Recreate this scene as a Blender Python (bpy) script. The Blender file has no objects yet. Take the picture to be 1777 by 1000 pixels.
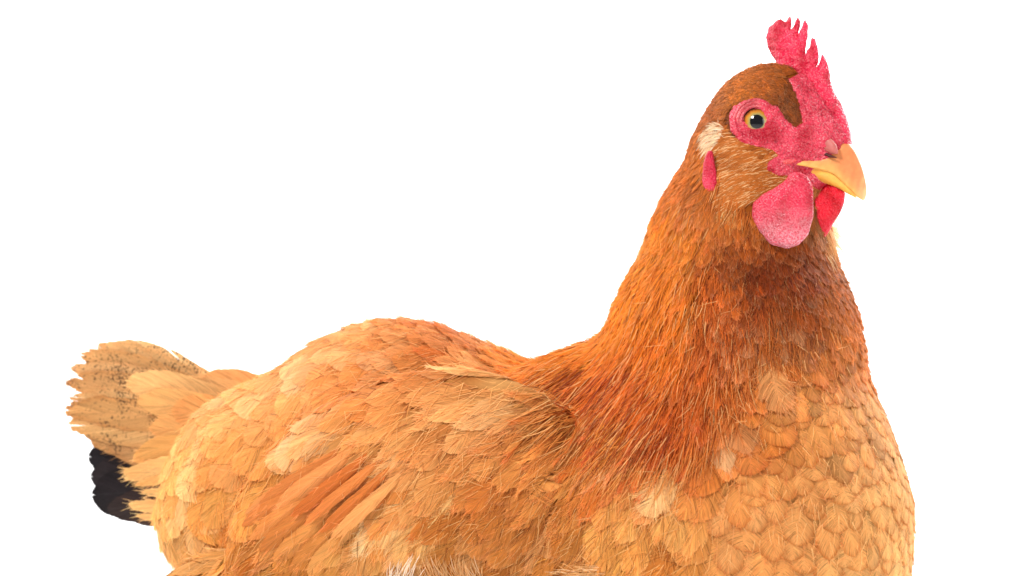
import bpy, math, random
import numpy as np
from mathutils import Vector
from mathutils import noise as mnoise

# ------------------------------------------------------------------ camera, world, lamps, exposure
S = 0.00024                 # metres per modelling unit (the hen is modelled in units of about a quarter millimetre)
D = 6500.0                  # camera distance, units
FLOOR = -800.0              # studio floor, units
sc = bpy.context.scene
COL = sc.collection

cam_d = bpy.data.cameras.new('camera')
cam = bpy.data.objects.new('camera', cam_d); COL.objects.link(cam)
cam.location = (0, -D * S, 0); cam.rotation_euler = (math.pi / 2, 0, 0)
cam_d.sensor_width = 36; cam_d.lens = 36 * D / 1777.0
cam_d.clip_start = 0.05; cam_d.clip_end = 60
cam_d.dof.use_dof = True; cam_d.dof.focus_distance = (D - 120) * S; cam_d.dof.aperture_fstop = 16
sc.camera = cam

w = bpy.data.worlds.new("World"); sc.world = w; w.use_nodes = True
bg = w.node_tree.nodes['Background']
bg.inputs[0].default_value = (1.0, 0.985, 0.97, 1); bg.inputs[1].default_value = 0.27

def area(name, loc, target, size, power, colour=(1, 1, 1), size_y=None):
    l = bpy.data.lights.new(name, 'AREA'); l.energy = power; l.color = colour
    l.shape = 'RECTANGLE'; l.size = size; l.size_y = size_y or size
    o = bpy.data.objects.new(name, l); COL.objects.link(o); o.location = loc
    o.rotation_euler = (Vector(target) - Vector(loc)).to_track_quat('-Z', 'Y').to_euler()
    return o
area('key_softbox', (-0.75, -1.15, 1.05), (0.05, 0, 0.0), 0.42, 30, (1, 0.97, 0.93))
area('fill_softbox', (1.25, -1.1, 0.35), (0.1, 0, -0.02), 0.8, 7.5, (1, 0.98, 0.96))
area('backdrop_lamp', (-1.3, 0.75, 1.3), (0.1, 2.0, 0.1), 0.8, 60)
area('backdrop_lamp', (1.3, 0.75, 1.3), (-0.1, 2.0, 0.1), 0.8, 60)
area('rim_softbox', (0.95, 0.75, 0.55), (0.12, 0, -0.02), 0.6, 14)
vs = sc.view_settings
vs.view_transform = 'Standard'; vs.look = 'None'; vs.exposure = 0.0; vs.gamma = 1.0
sc.cycles.transparent_max_bounces = 16
sc.cycles.max_bounces = 7
sc.cycles.diffuse_bounces = 4

# ------------------------------------------------------------------ helpers
rng = np.random.default_rng(7)
f32 = np.float32

def lin(c):
    c = np.asarray(c, dtype=float) / 255.0
    return np.where(c <= 0.04045, c / 12.92, ((c + 0.055) / 1.055) ** 2.4)

def P3(u, v, y):
    """point seen at photo position (u, v) at depth y"""
    k = (D + y) / D
    return np.array([(u - 888.5) * k, y, (500.0 - v) * k])

def proj(P):
    k = D / (D + P[..., 1])
    return np.stack([888.5 + P[..., 0] * k, 500.0 - P[..., 2] * k], -1)

def norm(v):
    return v / np.maximum(np.linalg.norm(v, axis=-1, keepdims=True), 1e-9)

def mesh_from(name, V, quads=None, tris=None, attrs=None, smooth=True):
    me = bpy.data.meshes.new(name)
    V = np.asarray(V, dtype=f32)
    nq = 0 if quads is None else len(quads); nt = 0 if tris is None else len(tris)
    me.vertices.add(len(V)); me.vertices.foreach_set('co', V.ravel())
    loops = []
    if nq: loops.append(np.asarray(quads, dtype=np.int32).ravel())
    if nt: loops.append(np.asarray(tris, dtype=np.int32).ravel())
    loops = np.concatenate(loops)
    me.loops.add(len(loops)); me.loops.foreach_set('vertex_index', loops)
    starts = np.concatenate([np.arange(nq) * 4, nq * 4 + np.arange(nt) * 3]).astype(np.int32)
    me.polygons.add(nq + nt); me.polygons.foreach_set('loop_start', starts)
    me.polygons.foreach_set('use_smooth', np.full(nq + nt, smooth))
    me.update(calc_edges=True)
    if attrs:
        for k, (typ, arr) in attrs.items():
            a = me.attributes.new(k, typ, 'POINT')
            arr = np.asarray(arr, dtype=f32)
            if typ == 'FLOAT_COLOR':
                if arr.shape[1] == 3: arr = np.concatenate([arr, np.ones((len(arr), 1), f32)], 1)
                a.data.foreach_set('color', arr.ravel())
            elif typ == 'FLOAT_VECTOR': a.data.foreach_set('vector', arr.ravel())
            else: a.data.foreach_set('value', arr.ravel())
    return me

def surface_nets(F, org, h):
    """closed surface of the zero level of a sampled field"""
    nx, ny, nz = F.shape
    ins = F < 0
    acc = np.zeros((nx - 1, ny - 1, nz - 1, 3), f32); cnt = np.zeros((nx - 1, ny - 1, nz - 1), f32)
    def sl(o): return tuple(slice(o[a], o[a] + (nx, ny, nz)[a] - 1) for a in range(3))
    for ax in range(3):
        others = [a for a in range(3) if a != ax]
        for b in (0, 1):
            for c in (0, 1):
                o0 = [0, 0, 0]; o0[others[0]] = b; o0[others[1]] = c
                o1 = list(o0); o1[ax] = 1
                a0, a1 = F[sl(o0)], F[sl(o1)]
                m = ins[sl(o0)] != ins[sl(o1)]
                t = np.where(m, a0 / np.where(m, a0 - a1, 1), 0)
                for k in range(3):
                    acc[..., k] += np.where(m, o0[k] + (t if k == ax else 0), 0)
                cnt += m
    act = cnt > 0
    idx = -np.ones(act.shape, np.int32); idx[act] = np.arange(act.sum())
    cells = np.argwhere(act)
    V = (cells + acc[act] / cnt[act][:, None]) * h + np.asarray(org)
    quads = []
    for ax in range(3):
        o = [a for a in range(3) if a != ax]
        e0 = [slice(1, -1)] * 3; e1 = [slice(1, -1)] * 3
        e0[ax] = slice(0, -1); e1[ax] = slice(1, None)
        A, B = ins[tuple(e0)], ins[tuple(e1)]
        loc = np.argwhere(A != B)
        if not len(loc): continue
        flip = A[tuple(loc.T)]
        c = loc.copy(); c[:, o[0]] += 1; c[:, o[1]] += 1
        def cell(d0, d1):
            q = c.copy(); q[:, o[0]] -= d0; q[:, o[1]] -= d1
            return idx[tuple(q.T)]
        q = np.stack([cell(0, 0), cell(1, 0), cell(1, 1), cell(0, 1)], 1)
        if ax == 1: flip = ~flip
        q[~flip] = q[~flip][:, ::-1]
        quads.append(q)
    return V, np.concatenate(quads)

# ------------------------------------------------------------------ materials
def new_mat(name):
    m = bpy.data.materials.new(name); m.use_nodes = True
    nt = m.node_tree; nt.nodes.clear()
    out = nt.nodes.new('ShaderNodeOutputMaterial')
    return m, nt, out
def N(nt, typ, **kw):
    n = nt.nodes.new(typ)
    for k, v in kw.items(): setattr(n, k, v)
    return n
def mathn(nt, op, a, b=None, clamp=False):
    n = N(nt, 'ShaderNodeMath', operation=op, use_clamp=clamp)
    for i, x in enumerate((a, b)):
        if x is None: continue
        if isinstance(x, (int, float)): n.inputs[i].default_value = x
        else: nt.links.new(x, n.inputs[i])
    return n.outputs[0]
def mixc(nt, fac, a, b, mode='MIX'):
    n = N(nt, 'ShaderNodeMix', data_type='RGBA', blend_type=mode)
    for i, x in ((0, fac), (6, a), (7, b)):
        if isinstance(x, (int, float)): n.inputs[i].default_value = x
        elif isinstance(x, (tuple, list, np.ndarray)): n.inputs[i].default_value = (*[float(q) for q in x[:3]], 1)
        else: nt.links.new(x, n.inputs[i])
    return n.outputs[2]
def ramp(nt, fac, pts):
    r = N(nt, 'ShaderNodeValToRGB'); e = r.color_ramp.elements
    while len(e) < len(pts): e.new(0.5)
    for x, (p, c) in zip(e, pts):
        x.position = p; x.color = (c, c, c, 1) if isinstance(c, (int, float)) else (*c, 1)
    nt.links.new(fac, r.inputs[0]); return r.outputs[0]

def feather_material(name, speckle=0.0, transl=0.22, rough=0.6, streak=0.42):
    m, nt, out = new_mat(name)
    col = N(nt, 'ShaderNodeAttribute', attribute_name='Col').outputs['Color']
    barb = N(nt, 'ShaderNodeAttribute', attribute_name='barb').outputs['Vector']
    n1 = N(nt, 'ShaderNodeTexNoise'); n1.inputs['Scale'].default_value = 1.0; n1.inputs['Detail'].default_value = 2.5
    n1.inputs['Roughness'].default_value = 0.65
    nt.links.new(barb, n1.inputs['Vector'])
    st = ramp(nt, n1.outputs[0], [(0.28, 1 - streak), (0.5, 1.0), (0.72, 1.0 + streak * 0.35)])
    c = mixc(nt, 1.0, col, st, 'MULTIPLY')
    if speckle:
        tc = N(nt, 'ShaderNodeTexCoord')
        n2 = N(nt, 'ShaderNodeTexNoise'); n2.inputs['Scale'].default_value = 900; n2.inputs['Detail'].default_value = 4
        nt.links.new(tc.outputs['Object'], n2.inputs['Vector'])
        n3 = N(nt, 'ShaderNodeTexNoise'); n3.inputs['Scale'].default_value = 75
        nt.links.new(tc.outputs['Object'], n3.inputs['Vector'])
        k = mathn(nt, 'ADD', n2.outputs[0], mathn(nt, 'MULTIPLY', n3.outputs[0], 0.5))
        k = ramp(nt, k, [(0.80, 0.0), (0.90, speckle)])
        c = mixc(nt, k, c, (0.035, 0.02, 0.015))
    b = N(nt, 'ShaderNodeBump'); b.inputs['Strength'].default_value = 0.4; b.inputs['Distance'].default_value = 0.0003
    nt.links.new(n1.outputs[0], b.inputs['Height'])
    p = N(nt, 'ShaderNodeBsdfPrincipled')
    nt.links.new(c, p.inputs['Base Color']); p.inputs['Roughness'].default_value = rough
    p.inputs['Specular IOR Level'].default_value = 0.15
    nt.links.new(b.outputs[0], p.inputs['Normal'])
    t = N(nt, 'ShaderNodeBsdfTranslucent'); nt.links.new(c, t.inputs[0])
    mx = N(nt, 'ShaderNodeMixShader'); mx.inputs[0].default_value = transl
    nt.links.new(p.outputs[0], mx.inputs[1]); nt.links.new(t.outputs[0], mx.inputs[2])
    nt.links.new(mx.outputs[0], out.inputs[0])
    return m

def skin_material(name, base, deep, bloom, bloom_z=None, cell=1800, bump=0.8, bloom_amt=0.5):
    """pebbly bare skin: red with pale papillae; bloom_z = (z0, z1) lets the pale bloom grow downwards on the lobe"""
    m, nt, out = new_mat(name)
    tc = N(nt, 'ShaderNodeTexCoord')
    vo = N(nt, 'ShaderNodeTexVoronoi'); vo.inputs['Scale'].default_value = cell
    nt.links.new(tc.outputs['Object'], vo.inputs['Vector'])
    vb = N(nt, 'ShaderNodeTexVoronoi'); vb.inputs['Scale'].default_value = cell * .6
    nt.links.new(tc.outputs['Object'], vb.inputs['Vector'])
    n1 = N(nt, 'ShaderNodeTexNoise'); n1.inputs['Scale'].default_value = 120; n1.inputs['Detail'].default_value = 4
    nt.links.new(tc.outputs['Object'], n1.inputs['Vector'])
    n2 = N(nt, 'ShaderNodeTexNoise'); n2.inputs['Scale'].default_value = 1500; n2.inputs['Detail'].default_value = 2
    nt.links.new(tc.outputs['Object'], n2.inputs['Vector'])
    c = mixc(nt, ramp(nt, n1.outputs[0], [(0.38, 0.0), (0.58, 1.0)]), deep, base)
    spot = ramp(nt, vo.outputs['Distance'], [(0.15, 1.0), (0.55, 0.0)])
    k = mathn(nt, 'MULTIPLY', spot, ramp(nt, n1.outputs[0], [(0.38, 0.15), (0.62, 1.0)]))
    k = mathn(nt, 'MULTIPLY', k, ramp(nt, n2.outputs[0], [(0.35, 0.0), (0.6, 1.0)]))
    k = mathn(nt, 'MULTIPLY', k, bloom_amt)
    if bloom_z:
        sx = N(nt, 'ShaderNodeSeparateXYZ'); nt.links.new(tc.outputs['Object'], sx.inputs[0])
        mr = N(nt, 'ShaderNodeMapRange'); nt.links.new(sx.outputs[2], mr.inputs[0])
        mr.inputs[1].default_value = bloom_z[0]; mr.inputs[2].default_value = bloom_z[1]
        mr.inputs[3].default_value = 0; mr.inputs[4].default_value = 0.62
        g = mathn(nt, 'MULTIPLY', mr.outputs[0], ramp(nt, n2.outputs[0], [(0.36, 0.15), (0.6, 1.0)]))
        k = mathn(nt, 'MAXIMUM', k, g)
    c = mixc(nt, k, c, bloom)
    h = mathn(nt, 'ADD', mathn(nt, 'ADD', mathn(nt, 'MULTIPLY', vo.outputs['Distance'], -.6), mathn(nt, 'MULTIPLY', vb.outputs['Distance'], -.9)), mathn(nt, 'MULTIPLY', n2.outputs[0], 0.6))
    b = N(nt, 'ShaderNodeBump'); b.inputs['Strength'].default_value = bump; b.inputs['Distance'].default_value = 0.0008
    nt.links.new(h, b.inputs['Height'])
    p = N(nt, 'ShaderNodeBsdfPrincipled'); nt.links.new(c, p.inputs['Base Color'])
    p.inputs['Roughness'].default_value = 0.36; p.inputs['Specular IOR Level'].default_value = 0.45
    p.inputs['Subsurface Weight'].default_value = 0.25; p.inputs['Subsurface Radius'].default_value = (1, 0.25, 0.2)
    p.inputs['Subsurface Scale'].default_value = 0.0012
    nt.links.new(b.outputs[0], p.inputs['Normal']); nt.links.new(p.outputs[0], out.inputs[0])
    return m

def attr_material(name, rough=0.4, sss=0.0, coat=0.0, bump=0.0, spec=0.4, scale=400):
    m, nt, out = new_mat(name)
    col = N(nt, 'ShaderNodeAttribute', attribute_name='Col').outputs['Color']
    tc = N(nt, 'ShaderNodeTexCoord')
    n1 = N(nt, 'ShaderNodeTexNoise'); n1.inputs['Scale'].default_value = scale; n1.inputs['Detail'].default_value = 4
    nt.links.new(tc.outputs['Object'], n1.inputs['Vector'])
    c = mixc(nt, 1.0, col, ramp(nt, n1.outputs[0], [(0.3, 0.86), (0.7, 1.06)]), 'MULTIPLY')
    p = N(nt, 'ShaderNodeBsdfPrincipled'); nt.links.new(c, p.inputs['Base Color'])
    p.inputs['Roughness'].default_value = rough; p.inputs['Specular IOR Level'].default_value = spec
    p.inputs['Coat Weight'].default_value = coat; p.inputs['Coat Roughness'].default_value = 0.03
    if sss:
        p.inputs['Subsurface Weight'].default_value = sss; p.inputs['Subsurface Scale'].default_value = 0.0012
        p.inputs['Subsurface Radius'].default_value = (1, 0.5, 0.25)
    if bump:
        b = N(nt, 'ShaderNodeBump'); b.inputs['Strength'].default_value = bump; b.inputs['Distance'].default_value = 0.0005
        nt.links.new(n1.outputs[0], b.inputs['Height']); nt.links.new(b.outputs[0], p.inputs['Normal'])
    nt.links.new(p.outputs[0], out.inputs[0])
    return m

M_feather = feather_material('hen_feather')
M_smooth = feather_material('smooth_quill_feather', streak=0.3, rough=0.45, transl=0.12)
M_speck = feather_material('speckled_tail_feather', speckle=0.75, streak=0.3)
M_black = feather_material('black_tail_feather', streak=0.7, rough=0.34, transl=0.02)
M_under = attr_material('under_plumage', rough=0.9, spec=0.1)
M_red = dict(base=lin((214, 28, 66)), deep=lin((178, 14, 44)), bloom=lin((246, 190, 200)))

# ------------------------------------------------------------------ backdrop: white seamless sweep, floor running up into a wall
def backdrop():
    prof = []
    y0, y1, R, top = -2.6, 2.4, 0.7, 3.4
    zf = FLOOR * S
    prof.append((y0, zf)); prof.append((y1 - R, zf))
    for i in range(1, 13):
        a = i / 12 * math.pi / 2
        prof.append((y1 - R + R * math.sin(a), zf + R - R * math.cos(a)))
    prof.append((y1, top))
    xs = np.linspace(-4, 4, 9)
    V = np.array([(x, y, z) for x in xs for (y, z) in prof]); n = len(prof)
    q = [(i * n + j, i * n + j + 1, (i + 1) * n + j + 1, (i + 1) * n + j) for i in range(len(xs) - 1) for j in range(n - 1)]
    m, nt, out = new_mat('white_paper_sweep')
    tc = N(nt, 'ShaderNodeTexCoord'); n1 = N(nt, 'ShaderNodeTexNoise'); n1.inputs['Scale'].default_value = 30
    nt.links.new(tc.outputs['Object'], n1.inputs['Vector'])
    p = N(nt, 'ShaderNodeBsdfPrincipled'); p.inputs['Roughness'].default_value = 0.8
    nt.links.new(mixc(nt, n1.outputs[0], (0.88, 0.88, 0.88), (0.9, 0.9, 0.9)), p.inputs['Base Color'])
    nt.links.new(p.outputs[0], out.inputs[0])
    o = bpy.data.objects.new('backdrop', mesh_from('backdrop', V, quads=q)); COL.objects.link(o)
    o.data.materials.append(m)
    o['kind'] = 'structure'; o['label'] = 'plain white seamless studio backdrop and floor behind the hen'; o['category'] = 'backdrop'
backdrop()

# ------------------------------------------------------------------ the hen
ROOT = np.array([150.0, 120.0, FLOOR])
hen = bpy.data.objects.new('hen', None); COL.objects.link(hen)
hen.location = ROOT * S; hen.empty_display_size = 0.05
hen['label'] = 'ginger brown hen with red comb and wattles, sitting with its head raised'
hen['category'] = 'hen'

def part(name, me, mat, parent=hen, loc=None, label=None, kind=None):
    o = bpy.data.objects.new(name, me); COL.objects.link(o); o.parent = parent
    if loc is not None: o.location = loc
    if mat is not None: o.data.materials.append(mat)
    if label: o['label'] = label
    if kind: o['kind'] = kind
    return o
def W3(P): return (np.asarray(P) - ROOT) * S       # into the hen's own frame

# ---- body form: blended ellipsoids and tapered limbs
YAW = math.radians(35)
h3 = np.array([math.cos(YAW), -math.sin(YAW), 0]); n3 = np.array([-math.sin(YAW), -math.cos(YAW), 0]); up = np.array([0, 0, 1.0])
HY = math.radians(30)
hh = np.array([math.cos(HY), -math.sin(HY), 0]); hn = np.array([-math.sin(HY), -math.cos(HY), 0])
HO = P3(1325, 222, -85)

def axes(fwd, nn, pitch=0):
    f = fwd * math.cos(pitch) + up * math.sin(pitch)
    u_ = np.cross(f, nn); u_ = u_ / np.linalg.norm(u_)
    if u_[2] < 0: u_ = -u_
    return np.stack([f, nn, u_])
def ell(c, r, A): return ('e', c, np.array(r, float), A)
def cone(a, b, ra, rb): return ('c', a, b, ra, rb)
WY = math.radians(20); hw3 = np.array([math.cos(WY), -math.sin(WY), 0]); nw3 = np.array([-math.sin(WY), -math.cos(WY), 0])
BA = axes(h3, n3); HA = axes(hh, hn)
# (primitive, blend radius)
PR = [
    (ell(P3(1262, 965, -60), (305, 325, 380), BA), 0),
    (ell(P3(985, 985, 140), (420, 315, 330), BA), 90),
    (ell(P3(690, 835, 330), (310, 255, 290), BA), 60),
    (ell(P3(474, 848, 400), (200, 175, 186), axes(h3, n3, math.radians(-20))), 70),
    (ell(P3(470, 905, 420), (222, 180, 150), BA), 50),
    (cone(P3(1262, 850, -60), P3(1276, 600, -62), 292, 209), 80),
    (cone(P3(1275, 600, -62), P3(1284, 430, -70), 208, 148), 40),
    (cone(P3(1284, 430, -70), P3(1303, 290, -78), 148, 108), 30),
    (ell(HO + 6 * hh + 3 * up, (112, 77, 100), axes(hh, hn, math.radians(32))), 30),
    (ell(HO + 82 * hh - 22 * up, (72, 50, 62), HA), 30),
    (ell(HO + 10 * hh + 20 * hn - 62 * up, (80, 60, 70), HA), 25),
    (ell(HO + 10 * hh - 20 * hn - 62 * up, (80, 60, 70), HA), 25),
    (ell(P3(1035, 792, 45), (192, 182, 186), BA), 80),
    (ell(P3(870, 800, 285), (190, 150, 176), BA), 60),
    (ell(HO + 78 * hh - 84 * up, (40, 28, 34), HA), 25),
    (ell(P3(706, 897, -72), (345, 74, 232), axes(hw3, nw3, math.radians(22))), 16),
    (ell(P3(430, 1085, 130), (210, 130, 130), BA), 12),
]
def sdf(P):
    P = np.asarray(P, dtype=f32); d = None
    for p, k in PR:
        if p[0] == 'e':
            q = (P - p[1].astype(f32)) @ p[3].T.astype(f32); r = p[2].astype(f32)
            k0 = np.sqrt(((q / r) ** 2).sum(-1)); k1 = np.sqrt(((q / r ** 2) ** 2).sum(-1)) + 1e-9
            e = k0 * (k0 - 1) / k1
        else:
            _, a, b, ra, rb = p; ab = (b - a).astype(f32); L2 = float(ab @ ab)
            t = np.clip(((P - a.astype(f32)) @ ab) / L2, 0, 1)
            q = P - a.astype(f32) - t[..., None] * ab
            e = np.sqrt((q * q).sum(-1)) - (ra + (rb - ra) * t)
        e = e.astype(f32)
        if d is None: d = e
        elif k == 0: d = np.minimum(d, e)
        else:
            hq = np.clip(0.5 + 0.5 * (d - e) / k, 0, 1)
            d = d * (1 - hq) + e * hq - k * hq * (1 - hq)
    return d

GH = 10.0
lo = np.array([-820.0, -480.0, -800.0]); hi = np.array([760.0, 860.0, 440.0])
nn_ = np.ceil((hi - lo) / GH).astype(int) + 1
GX = [lo[i] + GH * np.arange(nn_[i]) for i in range(3)]
G = np.empty(nn_, f32)
for i in range(nn_[0]):
    yy, zz = np.meshgrid(GX[1], GX[2], indexing='ij')
    G[i] = sdf(np.stack([np.full_like(yy, GX[0][i]), yy, zz], -1))
GG = np.stack(np.gradient(G, GH), -1).astype(f32)
def tri(A, P):
    q = (P - lo) / GH
    q = np.clip(q, 0, np.array(nn_) - 1.001)
    i = q.astype(int); f = (q - i).astype(f32); r = 0
    for a in (0, 1):
        for b in (0, 1):
            for c in (0, 1):
                wgt = (f[..., 0] if a else 1 - f[..., 0]) * (f[..., 1] if b else 1 - f[..., 1]) * (f[..., 2] if c else 1 - f[..., 2])
                v = A[i[..., 0] + a, i[..., 1] + b, i[..., 2] + c]
                r = r + (wgt[..., None] * v if v.ndim > wgt.ndim else wgt * v)
    return r
def gsdf(P): return tri(G, P)
def gnrm(P): return norm(tri(GG, P))
def conform_to(P, H, it=3):
    for _ in range(it):
        g = tri(GG, P); m = np.maximum(np.linalg.norm(g, axis=-1, keepdims=True), .5)
        P = P - (gsdf(P)[..., None] / m - H[..., None]) * g / m
    return P
def ray_hit(u, v, y0=-600):
    y = y0
    for _ in range(60):
        p = P3(u, v, y); d = float(sdf(p[None])[0])
        if d < 0.3 or y > 900: break
        y += max(d * 0.9, 0.3)
    return P3(u, v, y)

# clip the field at the floor so that the belly rests flat on it
Gc = G.copy(); zz = GX[2][None, None, :]
Gc = np.maximum(Gc, (FLOOR + 2 - zz)); Gc[:, :, 0] = 5
bV, bQ = surface_nets(Gc, lo, GH)

# ---- colour and growth guides: photo position, growth direction, length, half width, colour, rim colour, rim, fray, lift, point
GUIDES = [
 # crown and nape
 (1350,112,-.9,.25,18,5.5,(178,94,34),0,.4), (1295,135,-.85,.5,20,6,(190,106,40),0,.4), (1340,160,-.85,.0,17,5.5,(168,86,30),0,.4),
 (1376,185,-.55,-.6,15,5,(128,60,20),0,.4), (1300,165,-.9,.2,18,6,(192,108,42),0,.4), (1240,185,-.65,.75,28,7,(178,92,32),.0,.5),
 (1215,230,-.5,.85,34,7.5,(190,105,38),0,.6), (1180,280,-.45,.9,44,8.5,(204,116,40),0,.7), (1210,330,-.3,.95,44,8.5,(196,108,40),0,.7),
 (1140,380,-.35,.93,54,9.5,(224,138,40),0,.7), (1100,480,-.45,.9,70,11,(224,134,36),0,.7), (1040,570,-.68,.73,84,12.5,(224,138,40),0,.7),
 (965,640,-.9,.42,92,14,(222,138,50),0,.7), (1190,400,-.2,.98,56,11,(220,132,46),0,.7), (1230,370,-.15,1,48,11,(196,108,42),0,.7),
 (1180,500,-.18,.98,72,13,(220,128,40),.1,.7), (1240,500,-.05,1,62,16,(196,98,34),.15,.6),
 # throat
 (1260,440,-.05,1,46,15,(160,76,26),.2,.7), (1320,460,0,1,44,17,(126,50,15),.2,.6), (1390,470,.08,1,44,17,(132,54,17),.2,.6),
 (1440,470,.3,.95,46,13,(180,98,40),.2,.7), (1300,540,0,1,60,21,(160,72,24),.25,.6), (1390,550,.08,1,60,22,(160,76,28),.3,.6),
 (1465,550,.3,.95,56,17,(196,114,52),.35,.6), (1250,580,-.05,1,74,20,(192,94,34),.2,.6), (1330,600,.02,1,72,26,(186,100,42),.3,.6),
 # neck base
 (1150,600,-.25,.97,86,15,(222,124,36),.1,.8), (1060,650,-.6,.8,96,15,(206,100,30),.1,.8), (1000,690,-.78,.62,96,16,(216,124,46),.1,.8),
 (1120,710,-.45,.9,100,18,(212,108,36),.1,.8), (1200,700,-.1,1,92,23,(200,98,34),.2,.8), (1260,690,0,1,90,27,(200,110,48),.3,.7),
 (1070,760,-.55,.83,104,20,(218,136,62),.1,.8), (1160,765,-.3,.95,100,22,(206,104,40),.15,.8), (980,745,-.75,.65,96,20,(220,146,78),.1,.8),
 # breast, colours paler toward the right edge to imitate backlight
 (1350,670,.03,1,84,34,(214,144,84),.5,.4), (1430,660,.1,1,70,31,(218,152,94),.6,.35), (1490,670,.2,.98,60,27,(224,160,98),.65,.3),
 (1300,780,0,1,84,38,(218,152,94),.6,.35), (1400,790,.03,1,78,39,(220,156,98),.8,.25), (1480,790,.1,1,70,35,(226,168,110),.85,.2),
 (1545,800,.12,1,62,29,(234,180,120),.85,.2), (1290,900,-.05,1,82,39,(218,152,94),.75,.3), (1390,920,.0,1,80,40,(220,156,98),.8,.25),
 (1480,930,.06,1,74,37,(228,170,110),.8,.2), (1560,920,.1,1,64,31,(238,186,126),.8,.2), (1250,1000,-.1,1,84,38,(214,146,84),.6,.4),
 (1180,830,-.25,.97,108,34,(226,164,98),.15,.9), (1110,840,-.45,.9,108,32,(226,164,96),.1,.9), (1190,920,-.25,.97,96,36,(210,144,78),.3,.7),
 (1110,930,-.45,.9,98,34,(214,150,80),.2,.9), (1050,990,-.65,.75,100,32,(214,148,76),.1,.9),
 (1430,610,.12,1,62,24,(200,122,66),.5,.35), (1492,620,.22,.97,56,21,(212,138,78),.6,.3), (1330,725,.0,1,84,33,(204,124,62),.5,.5), (1400,725,.05,1,78,35,(214,144,84),.6,.35), (1230,770,-.1,1,88,30,(204,116,52),.3,.6),
 # wing shield
 (950,690,-.86,.5,96,20,(224,158,98),.1,.8), (870,670,-.9,.4,100,22,(232,172,112),.1,.8), (770,700,-.85,.52,110,24,(230,164,102),.1,.7),
 (680,730,-.84,.55,120,26,(228,160,96),.1,.7), (900,760,-.78,.62,86,28,(220,148,84),.2,.8), (1010,820,-.7,.72,88,29,(218,146,80),.2,.8),
 (800,790,-.76,.65,96,32,(226,158,96),.2,.8), (700,800,-.7,.7,112,34,(230,166,102),.15,.8), (900,860,-.68,.73,84,31,(208,136,70),.3,.8),
 (1000,900,-.66,.75,84,31,(204,130,64),.3,.8), (800,880,-.66,.75,92,33,(212,142,74),.25,.8), (680,880,-.56,.83,116,36,(230,170,102),.15,.7),
 (900,960,-.62,.78,84,31,(196,124,58),.3,.8), (780,970,-.58,.81,92,33,(202,132,64),.3,.8), (670,960,-.5,.87,110,32,(212,146,76),.2,.7),
 (590,800,-.78,.62,140,30,(222,148,84),.15,.6), (570,890,-.62,.78,120,28,(214,140,68),.2,.7), (500,900,-.7,.72,120,24,(208,128,58),.2,.7),
 (560,970,-.6,.8,100,26,(206,134,62),.2,.7),
 # back, saddle, fluff
 (890,608,-.95,.25,74,28,(206,132,74),.35,.5), (800,575,-.95,.22,78,32,(204,124,70),.4,.5), (830,625,-.92,.3,84,32,(202,124,66),.35,.6),
 (740,590,-.95,.25,88,38,(212,134,76),.35,.5), (690,560,-.97,.2,90,40,(228,162,104),.25,.5), (740,640,-.93,.35,100,42,(214,132,68),.3,.6),
 (620,590,-.95,.3,104,46,(228,156,92),.25,.5), (650,650,-.93,.35,116,50,(224,146,80),.25,.6), (560,630,-.93,.35,116,50,(230,164,100),.2,.5),
 (560,700,-.9,.45,120,50,(228,156,90),.2,.6), (490,660,-.9,.42,116,50,(234,172,110),.2,.5), (460,740,-.78,.62,124,52,(230,160,92),.2,.6),
 (400,700,-.82,.55,112,46,(238,182,122),.15,.6), (360,770,-.62,.78,112,46,(238,180,112),.15,.7), (480,800,-.45,.9,130,54,(226,156,84),.15,.8),
 (390,830,-.4,.92,124,50,(232,168,94),.15,.8), (320,830,-.4,.92,104,42,(240,186,116),.15,.8), (420,900,-.25,.97,120,50,(222,150,78),.15,.8),
 (330,900,-.3,.95,112,44,(234,174,104),.15,.8), (290,960,-.2,.98,104,42,(242,190,120),.15,.8), (380,985,-.25,.97,112,46,(234,170,98),.15,.8),
 (450,985,-.9,.35,110,44,(230,166,94),.15,.8),
]
gu = np.array([(g[0], g[1]) for g in GUIDES], float)
gd = np.array([(g[2], g[3]) for g in GUIDES], float)
gl = np.array([(g[4], g[5], g[7], g[8]) for g in GUIDES], float)
gc = np.array([lin(g[6]) for g in GUIDES]) * np.where((gu[:, :1] > 1000) & (gu[:, 1:] < 790), np.array([[1.05, 1.05, .84]]), np.array([[.99, .945, .76]]) * np.where((gu[:, :1] < 1060) & (gu[:, 1:] > 840), .90, 1.0))  # guides low on the wing and flank darkened, shading put into the colour
scaly = gl[:, 2] >= .6; gl[scaly, 0] *= .96; gl[scaly, 1] *= .90
hack = (gl[:, 1] <= 20) & (gl[:, 0] >= 34) & (gu[:, 0] > 960); gl[hack, 1] *= .78
wingg = (gu[:, 0] < 1030) & (gu[:, 1] > 650) & (gu[:, 0] + (gu[:, 1] - 680) * .9 > 610); gl[wingg, 0] *= 1.22; gl[wingg, 1] *= .92
def guide(P):
    uv = proj(P)
    d2 = ((uv[:, None, :] - gu[None]) ** 2).sum(-1) + 250.0
    wgt = d2 ** -2.0; wgt /= wgt.sum(1, keepdims=True)
    return wgt @ gd, wgt @ gl, wgt @ gc

# under-plumage body: dark underfluff, darkened also to imitate shaded gaps between feathers
def chunked(fn, P, n=20000):
    outs = [fn(P[i:i + n]) for i in range(0, len(P), n)]
    return tuple(np.concatenate(z) for z in zip(*outs))
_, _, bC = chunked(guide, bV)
part('body', mesh_from('body', W3(bV), quads=bQ[:, ::-1], attrs={'Col': ('FLOAT_COLOR', bC * 0.6)}), M_under)

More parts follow.
